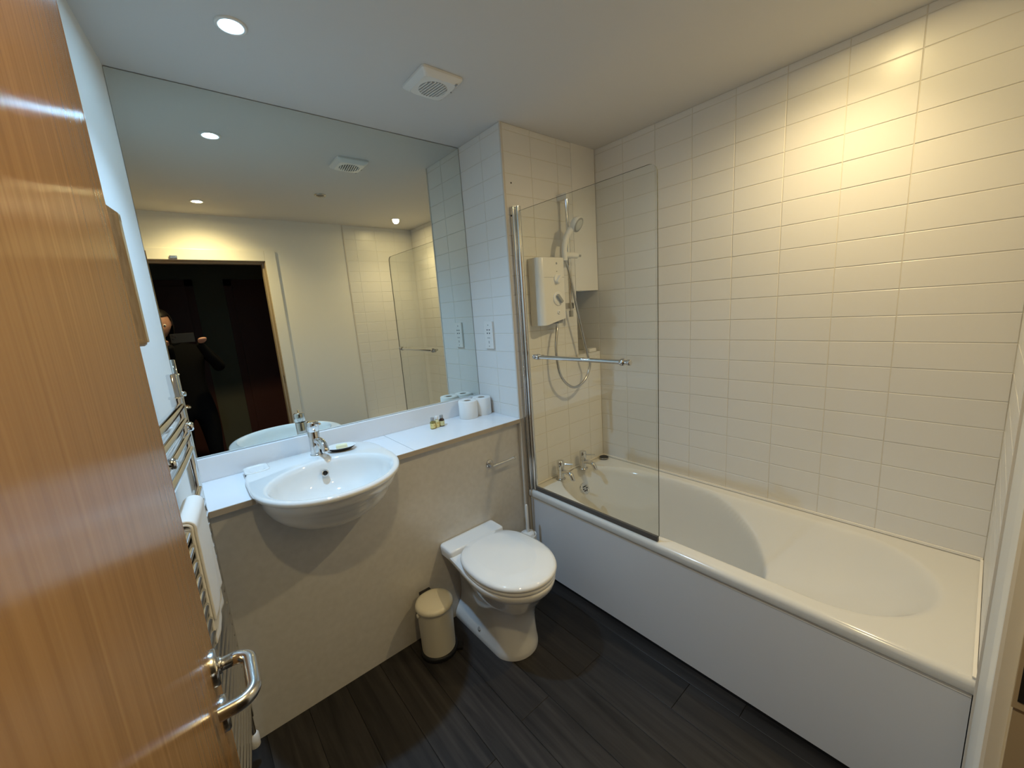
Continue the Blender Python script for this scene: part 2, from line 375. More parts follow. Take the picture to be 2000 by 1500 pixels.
# front panel with the cut-out for the basin bowl
mb = MB(); x0, x1 = lwx(.02) + .002, -.7065
out = []
nh = 24
hole = [(BXc + .232 * cos(pi + pi * k / nh), .930 + .132 * sin(pi + pi * k / nh)) for k in range(nh + 1)]
poly = [(x0, 0), (x1, 0), (x1, .930), (hole[-1][0], .930)] + list(reversed(hole))[1:-1] + [(hole[0][0], .930), (x0, .930)]
bm = bmesh.new(); vs = [bm.verts.new((x, .020, z)) for x, z in poly]; f = bm.faces.new(vs)
r = bmesh.ops.extrude_face_region(bm, geom=[f]); bmesh.ops.translate(bm, verts=[v for v in r['geom'] if isinstance(v, bmesh.types.BMVert)], vec=(0, .018, 0))
bmesh.ops.triangulate(bm, faces=[f for f in bm.faces if len(f.verts) > 4]); bmesh.ops.recalc_face_normals(bm, faces=bm.faces[:])
me = bpy.data.meshes.new('vanity_boxing'); bm.to_mesh(me); bm.free(); me.materials.append(M['vpanel'])
vp = bpy.data.objects.new('vanity_boxing', me); COL.objects.link(vp)
tag(vp, 'beige laminate boxing under the vanity worktop, down to the floor', 'boxing')
MB().box((x1, .014, 0.0), (x1 + .004, .03, .93)).build('end_strip', 'dark', vp)
MB().box((x0, .0040, .9255), (BXc - .235, .020, .930)).build('top_bead', 'silicone', vp)
MB().box((BXc + .235, .0040, .9255), (x1, .020, .930)).build('top_bead', 'silicone', vp)
wt = thing('vanity_worktop', (-1.4, .18, ZV - .022), 'white laminate worktop with upstand, running behind the basin below the mirror', 'worktop')
ZU = ZV - .022
SX = -1.366
mb = MB(); xl0, xl1 = lwx(.0) + .003, lwx(.372) + .003
mb.rings([[(xl0, -.004, ZU), (-1.985, -.004, ZU), (-1.985, .372, ZU), (xl1, .372, ZU)], [(xl0, -.004, ZV), (-1.985, -.004, ZV), (-1.985, .372, ZV), (xl1, .372, ZV)]], True, True, 0, False)
mb.box((-1.985, .300, ZU), (-1.480, .372, ZV))
mb.build('worktop_panel', 'laminate', wt)
MB().box((-1.480, -.004, ZU), (SX - .0012, .300, ZV), .0012).build('worktop_panel', 'laminate', wt)
MB().box((-1.480, .3005, ZU), (SX - .0012, .372, ZV), .0008).build('worktop_panel', 'laminate', wt)
MB().box((SX + .0012, -.004, ZU), (-XS - .001, .372, ZV), .0012).build('worktop_panel', 'laminate', wt)
MB().box((lwx(0) + .003, -.0062, ZU), (-1.99, -.0042, ZV - .001)).build('edge_band', 'edge', wt)
MB().box((-1.478, -.0062, ZU), (-XS - .001, -.0042, ZV - .001)).build('edge_band', 'edge', wt)
MB().box((lwx(.36) + .012, .346, ZV), (-XS - .001, .3685, ZM - .001), .003).build('upstand', 'laminate', wt)

# ------------------------------------------------------------------ basin
ba = thing('basin', (BXc, .0, .80), 'white semi-recessed ceramic basin set in the vanity worktop', 'basin')
NN = 72
def outl(a, bf, yb, xc=BXc, yc=.03, e=4.0):
    P = []
    for k in range(NN):
        t = 2*pi*k/NN; c, s_ = cos(t), sin(t)
        if s_ <= 0:
            ee = 2.15; P.append((xc + a * math.copysign(abs(c)**(2/ee), c), yc + bf * math.copysign(abs(s_)**(2/ee), s_)))
        else:
            h = yb - yc; P.append((xc + a * math.copysign(abs(c)**(2/e), c), yc + h * abs(s_)**(2/e)))
    return P
def ell(a, b, yc, xc=BXc): return [(xc + a*cos(2*pi*k/NN), yc + b*sin(2*pi*k/NN)) for k in range(NN)]
def at(P, z): return [(x, y, z) for x, y in P]
T = ZV + .022
R = []
# inside of the bowl, from drain up
for t in (88, 78, 66, 54, 42, 30, 20, 11, 4): 
    s_ = cos(radians(t)) ** .62; R.append(at(ell(.216 * s_, .199 * s_, -.050 + .035 * (1 - s_)), T - .012 - .138 * sin(radians(t))))
R.append(at(ell(.222, .206, -.050), T - .006)); R.append(at(ell(.228, .211, -.050), T - .001)); R.append(at(ell(.235, .216, -.049), T))
R.append(at(outl(.258, .300, .322), T)); R.append(at(outl(.265, .308, .330), T - .002)); R.append(at(outl(.268, .312, .334), T - .008))
R.append(at(outl(.267, .311, .333), T - .018)); R.append(at(outl(.262, .305, .328), T - .0225)); R.append(at(outl(.250, .290, .295), T - .0235))
# outside of the bowl
R.append(at(outl(.247, .282, .27, yc=.02), T - .034)); R.append(at(outl(.243, .277, .25, yc=.02), T - .055))
for t in (16, 26, 36, 46, 56, 66, 76, 86):
    s_ = cos(radians(t)) ** .75; R.append(at(ell(.248 * s_, .262 * s_, .03), T - .030 - .172 * sin(radians(t))))
bb = MB().rings(R, True, True).build('bowl', 'porcelain', ba); smooth_by_angle(bb, 50)
MB().rings([rr(-1.988, -1.900, .215, .322, .022, T - .002), rr(-1.988, -1.900, .215, .322, .022, T + .0025), rr(-1.984, -1.904, .219, .318, .020, T + .004), rr(-1.976, -1.912, .228, .310, .018, T + .0035), rr(-1.968, -1.920, .236, .302, .014, T + .001)], True, True).build('soap_ledge', 'porcelain', ba)
oc = Vector((BXc + .012, .128, T - .052)); on_ = Vector((0, -.90, .42)).normalized()
MB().lathe([(.0145, -.006), (.0145, .004), (.0125, .006), (.010, .005), (.009, -.004)], oc, on_, 20, cap0=False, cap1=False).build('overflow_ring', 'chrome', ba)
MB().lathe([(.0092, -.003), (.0092, -.002)], oc, on_, 16).build('overflow_hole', 'dark', ba)
MB().lathe([(.030, 0), (.030, .004), (.024, .006), (.022, .003), (0.001, .002)], (BXc, -.002, T - .149), (0,0,1), 24).build('drain', 'chrome', ba)

# basin tap
tp = thing('basin_tap', (-1.712, .255, T), 'chrome single-lever mixer tap standing on the white basin', 'tap')
c = Vector((-1.712, .255, T))
MB().lathe([(.027, 0), (.027, .004), (.0245, .006)], c, n=24).build('base_ring', 'chrome', tp)
MB().lathe([(.0245, .004), (.0235, .02), (.0235, .108), (.0225, .110)], c, n=28).build('body', 'chrome', tp)
MB().lathe([(.0215, .110), (.0240, .113), (.0245, .148), (.0225, .153), (.014, .154)], c + Vector((0, 0, 0)), (0, -.06, 1), 28).build('cap', 'chrome', tp)
sp_ = spline([c + Vector((.004, -.012, .066)), c + Vector((.010, -.045, .070)), c + Vector((.013, -.078, .062)), c + Vector((.015, -.098, .040)), c + Vector((.0155, -.100, .030))], 6)
MB().tube(sp_, [.0150] * len(sp_), 18).build('spout', 'chrome', tp)
MB().tube([c + Vector((.004, -.018, .140)), c + Vector((.009, -.05, .146)), c + Vector((.013, -.078, .152))], [.006, .0055, .005], 12).build('lever', 'chrome', tp)

# soap dish with soap
sd = thing('soap_dish', (-1.615, .225, T), 'small oval dark soap dish with pale lining on the basin edge beside the tap', 'dish')
sdir = 24; NNs = 36
def el(a, b, z): return [(-1.615 + a*cos(2*pi*k/NNs)*cos(-.42) - b*sin(2*pi*k/NNs)*sin(-.42), .225 + a*cos(2*pi*k/NNs)*sin(-.42) + b*sin(2*pi*k/NNs)*cos(-.42), T + z) for k in range(NNs)]
MB().rings([el(.035, .024, 0), el(.046, .034, .004), el(.062, .046, .016), el(.064, .048, .0185)], True, False).build('dish', 'black', sd)
MB().rings([el(.064, .048, .0186), el(.060, .044, .0185), el(.044, .032, .0075), el(.02, .014, .006)], False, True).build('dish_lining', 'plastic', sd)
so = MB().box((-.024, -.015, 0), (.024, .015, .016), .005); co, si = cos(-.25), sin(-.25)
so.v = [(-1.612 + x*co - y*si, .224 + x*si + y*co, T + .0088 + z) for x, y, z in so.v]
tag(so.build('soap_bar', 'soap'), 'small cream wrapped soap bar lying in the dark soap dish', 'soap')

# miniature bottles
def bottle(x, y, body, lab, label):
    t = thing('mini_bottle', (x, y, ZV), label, 'bottle', 'toiletry miniatures on the worktop')
    c = (x, y, ZV)
    MB().lathe([(.0125, 0), (.0140, .002), (.0140, .034), (.0125, .0395), (.0075, .0435), (.0075, .047)], c, n=20).build('bottle_body', body, t)
    MB().lathe([(.0143, .005), (.0143, .031)], c, n=20, cap0=False, cap1=False).build('label', lab, t)
    MB().lathe([(.0095, .046), (.0098, .047), (.0098, .060), (.0088, .0615)], c, n=18).build('cap', 'plastic_grey' if body != 'pale_lotion' else 'plastic', t)
bottle(-1.137, .236, 'shampoo', 'label', 'golden mini bottle, leftmost of the three on the worktop')
bottle(-1.108, .243, 'pale_lotion', 'label', 'pale yellow mini bottle between the golden one and the dark one')
bottle(-1.078, .242, 'brown_glass', 'label_pale', 'dark brown mini bottle, the one nearest the toilet rolls')
# toilet rolls
def roll(x, y, label):
    t = thing('toilet_roll', (x, y, ZV), label, 'toilet roll', 'spare toilet rolls')
    c = (x, y, ZV)
    MB().lathe([(.020, .001), (.052, 0), (.054, .003), (.054, .098), (.052, .101), (.0215, .101), (.0205, .099), (.020, .001)], c, n=40, cap0=False, cap1=False).build('paper', 'paper', t)
    MB().lathe([(.0202, .0985), (.0190, .1005), (.0182, .1005), (.0182, .002)], c, n=28, cap0=False, cap1=False).build('core', 'card', t)
    MB().lathe([(.0182, .003), (.001, .0031)], c, n=20, cap0=False, cap1=False).build('core_base', 'card', t)  # card disc closing the bottom of the core
roll(-.884, .268, 'spare white toilet roll nearer the basin, in front of the other roll')
roll(-.783, .272, 'spare white toilet roll nearer the tiled side wall')

# shaver socket on the return wall
ss = thing('shaver_socket', (-XS, .211, 1.414), 'white shaver socket plate on the tiled return beside the mirror', 'socket')
X = -XS
MB().box((X - .012, .172, 1.336), (X, .250, 1.491), .003).build('face_plate', 'plastic', ss)
for dy, dz in ((-.010, .029), (.010, .029), (-.010, .010), (.010, .010)):
    MB().lathe([(.0042, 0), (.0042, .0006)], (X - .0121, .211 + dy, 1.414 + dz), (-1,0,0), 12).build('pin_hole', 'dark', ss)
MB().box((X - .0126, .197, 1.3955), (X - .0119, .225, 1.399)).build('slot', 'plastic_grey', ss)
MB().box((X - .0126, .208, 1.366), (X - .0119, .214, 1.380)).build('indicator', 'plastic_grey', ss)
for z in (1.470, 1.350): MB().lathe([(.0040, 0), (.0035, .001)], (X - .012, .211, z), (-1,0,0), 12).build('screw', 'plastic_grey', ss)

# toilet roll holder on the panel
th = thing('toilet_roll_holder', (-.945, .02, .750), 'empty chrome toilet roll holder on the beige panel above the toilet', 'roll holder')
c = Vector((-.945, .020, .752))
MB().lathe([(.022, 0), (.022, .006), (.019, .009), (.010, .010)], c, (0,-1,0), 24).build('rose', 'chrome', th)
MB().tube([c, c + Vector((0, -.048, 0))], .0085, 14).build('post', 'chrome', th)
MB().tube([c + Vector((-.012, -.048, 0)), c + Vector((.135, -.048, .002))], .0065, 12).lathe([(.0065, 0), (.009, .001), (.009, .008), (.006, .010)], c + Vector((.133, -.048, .002)), (1,0,0), 12).build('arm', 'chrome', th)

# ------------------------------------------------------------------ toilet
to = thing('toilet', (-1.125, -.2, 0), 'white back-to-wall toilet with lid closed, between bin and bath', 'toilet')
TX = -1.124
def dsh(hw, yf, hwr, yb=.018, ym=-.30, n=40, e=2.0):
    """D outline: back edge at yb (half width hwr), widest (hw) at ym, rounded to yf"""
    P = []
    for k in range(n + 1):
        t = pi + pi * k / n
        c_, s_ = cos(t), sin(t)
        P.append((TX + hw * math.copysign(abs(c_)**(2/e), c_), ym + (ym - yf) * math.copysign(abs(s_)**(2/e), s_)))
    m_ = 10
    R_ = [(TX + hw + (hwr - hw) * (3*(k/m_)**2 - 2*(k/m_)**3), ym + (yb - ym) * k / m_) for k in range(1, m_ + 1)]
    L_ = [(2*TX - x, y) for x, y in reversed(R_)]
    return P + R_ + L_
R = [at(dsh(.112, -.428, .114, ym=-.32), 0), at(dsh(.113, -.430, .115, ym=-.32), .012), at(dsh(.111, -.430, .112, ym=-.32), .030), at(dsh(.107, -.427, .098, ym=-.32), .055), at(dsh(.105, -.425, .078, ym=-.32), .085), at(dsh(.104, -.426, .066, ym=-.31), .13), at(dsh(.105, -.430, .064, ym=-.30), .18), at(dsh(.115, -.447, .070, ym=-.295), .235), at(dsh(.135, -.478, .088, ym=-.30), .280),
     at(dsh(.158, -.508, .112, ym=-.31), .322), at(dsh(.169, -.530, .130, ym=-.315), .350), at(dsh(.173, -.538, .140, ym=-.315), .358), at(dsh(.180, -.549, .152, ym=-.32), .372), at(dsh(.184, -.554, .158, ym=-.32), .392), at(dsh(.182, -.552, .158, ym=-.32), .402), at(dsh(.175, -.545, .152, ym=-.32), .407)]
smooth_by_angle(MB().rings(R, True, True).build('pan', 'porcelain', to), 45)
# raised ledge at the wall
R = [rr(TX-.160, TX+.160, -.082, .0195, .012, .385), rr(TX-.163, TX+.163, -.086, .0195, .014, .412), rr(TX-.163, TX+.163, -.086, .0195, .014, .428), rr(TX-.160, TX+.160, -.083, .0195, .014, .434), rr(TX-.155, TX+.155, -.078, .018, .012, .436)]
smooth_by_angle(MB().rings(R, True, True).build('rear_ledge', 'porcelain', to), 45)
def lid(hw, yf, z, ym=-.322, yb=-.098, hwr=0, n=64):
    P = []
    for k in range(n):
        c_, s_ = cos(2*pi*k/n), sin(2*pi*k/n); e = 2.1 if s_ < 0 else 2.75
        P.append((TX + hw * math.copysign(abs(c_)**(2/e), c_), ym + ((yb - ym) if s_ > 0 else (ym - yf)) * math.copysign(abs(s_)**(2/e), s_)))
    return at(P, z)
R = [lid(.177, -.546, .409, hwr=.112), lid(.183, -.554, .411, hwr=.116), lid(.184, -.555, .421, hwr=.116), lid(.181, -.552, .4255, hwr=.114)]
smooth_by_angle(MB().rings(R, True, True).build('seat', 'porcelain', to), 45)
R = [lid(.182, -.552, .4285, hwr=.114), lid(.187, -.558, .431, hwr=.118), lid(.188, -.559, .438, hwr=.119), lid(.184, -.554, .4465, hwr=.116), lid(.172, -.539, .451, hwr=.106), lid(.122, -.46, .4535, ym=-.30, yb=-.12, hwr=.07)]
smooth_by_angle(MB().rings(R, True, True).build('lid', 'porcelain', to), 45)
# fixing bolt
MB().lathe([(.011, 0), (.011, .003), (.007, .0045)], (TX - .103, -.185, .050), (-1, -.1, .6), 14).build('bolt_cap', 'plastic_grey', to)

# toilet brush
tb = thing('toilet_brush', (-.778, -.062, 0), 'white toilet brush in its tall holder, in the corner between toilet and bath', 'toilet brush')
c = (-.778, -.064, 0)
MB().lathe([(.042, 0), (.043, .004), (.046, .285), (.047, .300), (.044, .303), (.041, .298), (.038, .02)], c, n=28, cap1=True).build('holder', 'plastic', tb)
MB().lathe([(.036, .285), (.036, .305), (.030, .311), (.012, .315)], c, n=24).build('brush_collar', 'plastic', tb)
MB().tube([(-.778, -.064, .313), (-.778, -.064, .47), (-.778, -.064, .478)], [.0085, .0085, .006], 12).build('handle', 'plastic', tb)

# pedal bin
bn = thing('pedal_bin', (-1.405, -.098, 0), 'small cream pedal bin with black base on the floor left of the toilet', 'bin')
c = Vector((-1.405, -.100, 0))
MB().lathe([(.084, 0), (.086, .003), (.086, .022), (.080, .024)], c, n=36).build('base', 'black', bn)
MB().lathe([(.077, .020), (.0775, .03), (.080, .232), (.081, .236)], c, n=40).build('body', 'cream', bn)
MB().lathe([(.0845, .238), (.0865, .240), (.0865, .250), (.083, .258), (.070, .2635), (.04, .267), (.001, .268)], c, n=40).build('lid', 'cream', bn)
MB().box((c.x - .028, c.y + .080, .0), (c.x + .028, c.y + .096, .262), .004).build('rear_bracket', 'black', bn)
fd = Vector((.80, -.60, 0)).normalized()
p = c + fd * .088; sd_ = Vector((fd.y, -fd.x, 0)) * .022
MB().rings([[p - sd_ - fd*.02, p + sd_ - fd*.02, p + sd_ + fd*.022, p - sd_ + fd*.022], [q + Vector((0,0,.012)) for q in (p - sd_ - fd*.02, p + sd_ - fd*.02, p + sd_ + fd*.022, p - sd_ + fd*.022)]], True, True, 0, False).build('pedal', 'black', bn)
for s_ in (-1, 1):
    MB().lathe([(.010, 0), (.010, .007), (.007, .009)], c + Vector((.0805 * s_, 0, .226)), (s_, 0, 0), 14).build('handle_pivot', 'cream', bn)

# ------------------------------------------------------------------ bath
bt = thing('bath', (-.35, -.85, 0), 'white acrylic bath along the tiled right wall', 'bath')
BW = .698
nx, ny = 90, 200
def sst(a, b, x): t = max(0, min(1, (x - a)/(b - a))); return t*t*(3 - 2*t)
def cavA(x, y):   # deep steep oval at the tap end
    u = (x + .352)/.300; v = (y + .585)/.600
    r_ = sqrt(u*u + v*v)
    return -.395 * sst(1.0, .74, r_)
def cavB(x, y):   # wide lounge end, sloping in from every side
    yy = max(-1.335 - y, 0, y + .375)
    ro = sqrt((x + .346)**2 + yy*yy + .0064)
    d = [(.3008 - ro) * 1.12, .085 + (y + 1.625) * .37]
    if min(d) <= 0: return 0.0
    q = sum(t ** -4 for t in d + [.365]) ** -.25
    return -(sqrt(q*q + .0002) - .01414)
def smin(a, b, k=.006):
    h = max(0, min(1, .5 + .5*(b - a)/k)); return b*(1-h) + a*h - k*h*(1-h)
V = []; F = []
xs_ = [-BW + .030 + (BW - .032) * i/nx for i in range(nx + 1)]; ys_ = [-.002 - (L - .004) * j/ny for j in range(ny + 1)]
for j in range(ny + 1):
    for i in range(nx + 1):
        z = smin(cavA(xs_[i], ys_[j]), cavB(xs_[i], ys_[j]), .010)
        V.append((xs_[i], ys_[j], ZB + z))
for j in range(ny):
    for i in range(nx):
        a = j*(nx+1)+i; F.append((a, a+1, a+nx+2, a+nx+1))
mb = MB().add(V, F, 0, True)
# rolled front rim
prof = [(-BW + .030, ZB)] + [(-BW + .020 - .020*sin(t), ZB - .020 + .020*cos(t)) for t in [radians(q) for q in (0, 20, 40, 60, 80, 90)]] + [(-BW, ZB - .038), (-BW + .003, ZB - .044), (-BW + .010, ZB - .047), (-BW + .02, ZB - .047)]
mb.rings([[(x, y, z) for x, z in prof] for y in (-.003, -L + .002)], False, False, 0, True, closed=False)
tub = mb.build('tub', 'acrylic', bt)
MB().box((-BW + .02, -.006, ZB + .0002), (-.006, -.002, ZB + .009)).box((-.008, -L + .003, ZB + .0002), (-.001, -.003, ZB + .010)).box((-BW + .01, -L + .001, ZB + .0002), (-.006, -L + .009, ZB + .006), .002).build('sealant', 'silicone', bt)
# overflow and waste
oc = Vector((-.392, -.150, ZB - .062)); on_ = Vector((0, -.86, .51)).normalized()
MB().lathe([(.035, -.004), (.035, .004), (.031, .009), (.022, .010), (.021, .006)], oc + Vector((0, -.008, 0)), on_, 26).build('overflow', 'chrome', bt)
for k in range(6):
    a = k * pi / 3; q_ = Vector((cos(a), 0, 0)) + on_.cross(Vector((1, 0, 0))) * sin(a)
    MB().lathe([(.0042, 0), (.0042, .0008)], oc + Vector((0, -.008, 0)) + on_ * .0098 + q_ * .0135, on_, 8).build('overflow_slot', 'dark', bt)
MB().lathe([(.034, 0), (.034, .004), (.026, .006), (.024, .003), (.001, .002)], (-.355, -.36, ZB - .40), n=24).build('waste', 'chrome', bt)
MB().box((-BW + .012, -L + .004, .018), (-BW + .030, -.006, ZB - .047)).build('side_panel', 'panel_white', bt)
MB().box((-BW + .0095, -L + .004, ZB - .058), (-BW + .012, -.006, ZB - .049)).build('panel_lip', 'silicone', bt)
MB().box((-BW + .016, -L + .004, .0), (-BW + .032, -.006, .018)).build('plinth', 'black', bt)

# bath taps
def bath_tap(x, y, label):
    t = thing('bath_tap', (x, y, ZB), label, 'tap', 'pair of bath taps'); c = Vector((x, y, ZB))
    MB().lathe([(.027, 0), (.027, .005), (.022, .008)], c, n=24).build('base_flange', 'chrome_dull', t)
    MB().lathe([(.0195, .006), (.0195, .062)], c, n=24).build('body', 'chrome', t)
    MB().lathe([(.0205, .063), (.0215, .065), (.0215, .112), (.019, .116), (.010, .117)], c, n=24).build('head', 'chrome', t)
    s_ = spline([c + Vector((0, -.012, .048)), c + Vector((0, -.045, .056)), c + Vector((0, -.078, .050)), c + Vector((0, -.094, .026)), c + Vector((0, -.095, .018))], 6)
    MB().tube(s_, .0128, 16).build('spout', 'chrome', t)
    MB().tube([c + Vector((.012, -.012, .092)), c + Vector((.030, -.045, .094)), c + Vector((.040, -.064, .095))], [.0048, .0045, .004], 10).build('lever', 'chrome', t)
bath_tap(-.478, -.052, 'chrome bath tap nearer the shower screen')
bath_tap(-.272, -.052, 'chrome bath tap nearer the tiled corner')
pg = thing('bath_plug', (-.052, -.045, ZB), 'small dark round plug lying on the bath corner by the tiles', 'plug')
MB().lathe([(.028, 0), (.030, .003), (.030, .009), (.026, .013), (.010, .013)], (-.052, -.045, ZB + .0005), n=24).build('disc', 'black', pg)
MB().lathe([(.0305, .004), (.0312, .005), (.0312, .008), (.0305, .009)], (-.052, -.045, ZB + .0005), n=24, cap0=False, cap1=False).build('rim', 'chrome_dull', pg)
ns = MB().box((-.100, .006, NZ0 + .0004), (-.028, .052, NZ0 + .024), .008).build('soap_bar', 'soap'); ns.data.materials[0] = M['plastic']
tag(ns, 'white soap bar on the ledge of the tiled niche behind the shower hose', 'soap')

# ------------------------------------------------------------------ shower screen
GX = -.680; GZ0, GZ1 = ZB + .022, 2.032; GY0, GY1 = -.040, -.808
scn = thing('shower_screen', (GX, -.4, ZB), 'clear glass bath screen with chrome post and towel bar', 'shower screen')
rd = .035
prof = [(GY0, GZ0), (GY0, GZ1)] + [(GY1 + rd + rd*cos(t), GZ1 - rd + rd*sin(t)) for t in [radians(90 + 11.25*k) for k in range(9)]] + [(GY1 + .008 + .008*cos(t), GZ0 + .008 + .008*sin(t)) for t in [radians(180 + 30*k) for k in range(4)]]
n_ = len(prof)
mb = MB(); A = [(GX - .003, y, z) for y, z in prof]; B = [(GX + .003, y, z) for y, z in prof]
mb.add(A, [tuple(range(n_))], 0); mb.add(B, [tuple(reversed(range(n_)))], 0)
mb.add(A + B, [(i, (i+1) % n_, n_ + (i+1) % n_, n_ + i) for i in range(n_)], 1)
mb.build('glass_pane', ['glass', 'glass_edge'], scn)
def dprof(cx, cy, hx, hy, r_, z, n=5): return rr(cx - hx, cx + hx, cy - hy, cy + hy, r_, z, n)
smooth_by_angle(MB().rings([dprof(GX + .003, -.0145, .0215, .0140, .007, z) for z in (ZB + .002, 2.058)], True, True).build('wall_profile', 'chrome', scn), 60)
smooth_by_angle(MB().rings([dprof(GX + .002, -.042, .0125, .0130, .0115, z) for z in (ZB + .004, 2.056)], True, True).build('hinge_profile', 'chrome', scn), 60)
MB().lathe([(.0045, 0), (.0045, .001)], (GX - .0186, -.013, 2.015), (-1,0,0), 10).build('cover_screw', 'dark', scn)
MB().box((GX - .006, GY1 + .004, ZB + .0025), (GX + .006, GY0, GZ0 + .003), .002).build('bottom_seal', 'seal', scn)
zb_ = 1.302; xb_ = GX - .040
bar = MB().tube([(xb_, -.150, zb_), (xb_, -.700, zb_)], .0098, 16).build('towel_bar', 'chrome', scn)
for y in (-.170, -.672):
    MB().tube([(GX - .003, y, zb_), (xb_, y, zb_)], .0075, 12).build('bar_standoff', 'chrome', scn)
    MB().lathe([(.0135, -.010), (.0155, -.007), (.0155, .007), (.0135, .010)], (xb_, y, zb_), (0,1,0), 18).build('bar_collar', 'chrome', scn)
for y in (-.145, -.702): MB().lathe([(.0095, -.006), (.0125, -.004), (.0125, .006), (.010, .008)], (xb_, y, zb_), (0,-1 if y < -.4 else 1,0), 16).build('bar_end_cap', 'chrome', scn)

# ------------------------------------------------------------------ electric shower
es = thing('electric_shower', (-.53, -.003, 1.45), 'white electric shower unit with two dials on the tiled shower wall', 'shower unit')
x0, x1, z0, z1, yd = -.598, -.402, 1.450, 1.806, -.092
# box with a rounded front and a cut-away lower right corner
def esec(z, xr=x1): 
    P = [(x0, -.0035), (x0, yd + .035)] + [(x0 + .035 - .035*cos(t), yd + .035 - .035*sin(t)) for t in [radians(15*k) for k in range(1, 7)]]
    P += [(xr - .018 + .018*sin(t), yd + .018 - .018*cos(t)) for t in [radians(18*k) for k in range(0, 6)]] + [(xr, -.0035)]
    return [(x, y, z) for x, y in P]
def esec2(z, low):  # bottom line sweeps up towards the right
    return [(x, y, z + low * max(0, (x - x0 - .06)/(x1 - x0 - .06))**1.6) for x, y, _ in esec(z)]
MB().rings([esec2(z0 - .0, .035), esec2(z0 + .006, .035), esec(z0 + .06), esec(1.700), esec(1.7005), esec(z1 - .006), [(x*.995 - .0026, y*.97, z1) for x, y, z in esec(z1)]], True, True, 0, True).build('body', 'plastic', es)
smooth_by_angle(es.children[0], 35)
MB().box((x0 + .030, yd - .0006, 1.7015), (x1 - .012, yd + .004, 1.703)).build('seam', 'plastic_grey', es)
xk = -.470
def dial(z, R_, ang, wid):
    d = MB().lathe([(R_, 0), (R_, .003), (R_ - .002, .005), (R_ - .004, .006), (.004, .0065)], (xk, yd, z), (0,-1,0), 32).build('dial', 'plastic', es)
    k = MB().box((-.028*wid, -.016, -.0075), (.028*wid, 0, .0075), .003); ca, sa = cos(ang), sin(ang)
    k.v = [(xk + x*ca - zz*sa, yd - .006 + y, z + x*sa + zz*ca) for x, y, zz in k.v]
    k.build('dial_grip', 'plastic_grey' if R_ > .03 else 'plastic', d)
dial(1.692, .026, radians(48), .80); dial(1.588, .038, radians(-48), .95)
MB().lathe([(.0115, 0), (.0115, .003), (.009, .005)], (xk, yd, 1.515), (0,-1,0), 20).build('push_button', 'plastic', es)
MB().lathe([(.0035, 0), (.0035, .0006)], (xk, yd - .005, 1.515), (0,-1,0), 10).build('button_lamp', 'plastic_grey', es)
MB().lathe([(.0032, 0), (.0032, .001)], (xk, yd, 1.733), (0,-1,0), 10).build('pilot_lamp', 'plastic_grey', es)
MB().lathe([(.006, 0), (.006, .0008)], (xk, yd, 1.775), (0,-1,0), 12).build('emblem', 'plastic_grey', es)
MB().box((-.452, -.070, 1.452), (-.414, -.020, 1.480), .003).build('outlet_block', 'plastic_grey', es)
MB().tube([(-.440, -.045, 1.455), (-.440, -.045, 1.432)], .009, 12).build('outlet_pipe', 'chrome', es)
# riser rail
RX, RY = -.330, -.058
rs = thing('shower_rail', (RX, RY, 1.5), 'chrome shower riser rail beside the electric shower unit', 'shower rail')
MB().tube([(RX, RY, 1.495), (RX, RY, 2.155)], .0098, 16).build('riser', 'chrome', rs)
for z in (2.140, 1.545): MB().box((RX - .014, RY - .012, z - .017), (RX + .014, -.0002, z + .017), .004).build('rail_bracket', 'chrome_dull' if z < 2 else 'plastic', rs)
MB().lathe([(.0125, 0), (.0125, .035)], (RX, RY, 1.482), n=16).build('rail_end_cap', 'plastic_grey', rs)
sl = MB().tube([(RX - .060, RY - .016, 1.823), (RX + .050, RY - .016, 1.823)], .0165, 20).build('slider', 'plastic', rs)
MB().tube([(RX + .050, RY - .016, 1.823), (RX + .082, RY - .016, 1.823)], .0065, 12).build('slider_knob', 'plastic_grey', sl)
# hand shower: handle from the slider up to the tilted head
hs = thing('hand_shower', (RX - .048, RY - .03, 1.81), 'white hand shower head with grey face resting in the rail holder', 'shower head')
hp = spline([(-.396, -.088, 1.792), (-.400, -.090, 1.850), (-.386, -.098, 1.915), (-.362, -.118, 1.958), (-.345, -.132, 1.972)], 6)
MB().tube(hp, [.0145 + .0045 * (k/len(hp)) for k in range(len(hp))], 18).build('handle', 'plastic', hs)
hc_ = Vector((-.338, -.136, 1.976)); hn = Vector((.22, -.84, -.50)).normalized()
MB().lathe([(.016, -.034), (.034, -.024), (.041, -.010), (.042, .004), (.040, .009)], hc_, hn, 32).build('head_shell', 'plastic', hs)
MB().lathe([(.039, .0091), (.038, .012), (.030, .0125)], hc_, hn, 32).build('spray_ring', 'plastic_grey', hs)
fm = mat('spray_face', (.55, .56, .54), .35); M['spray'] = fm
MB().lathe([(.030, .0126), (.028, .0145), (.018, .0148), (.001, .015)], hc_, hn, 28).build('spray_face', 'spray', hs)
# hose
hz = spline([(-.440, -.045, 1.438), (-.456, -.055, 1.40), (-.480, -.066, 1.29), (-.455, -.072, 1.150), (-.358, -.075, 1.070), (-.252, -.075, 1.098), (-.200, -.075, 1.180), (-.222, -.075, 1.256), (-.306, -.080, 1.534), (-.362, -.082, 1.735), (-.394, -.088, 1.792), (-.396, -.088, 1.80)], 12)
hos = MB().tube(hz, [.0072 + .0006 * (k % 2) for k in range(len(hz))], 12).build('shower_hose', 'chrome_dull'); tag(hos, 'silver shower hose looping below the electric shower', 'hose')

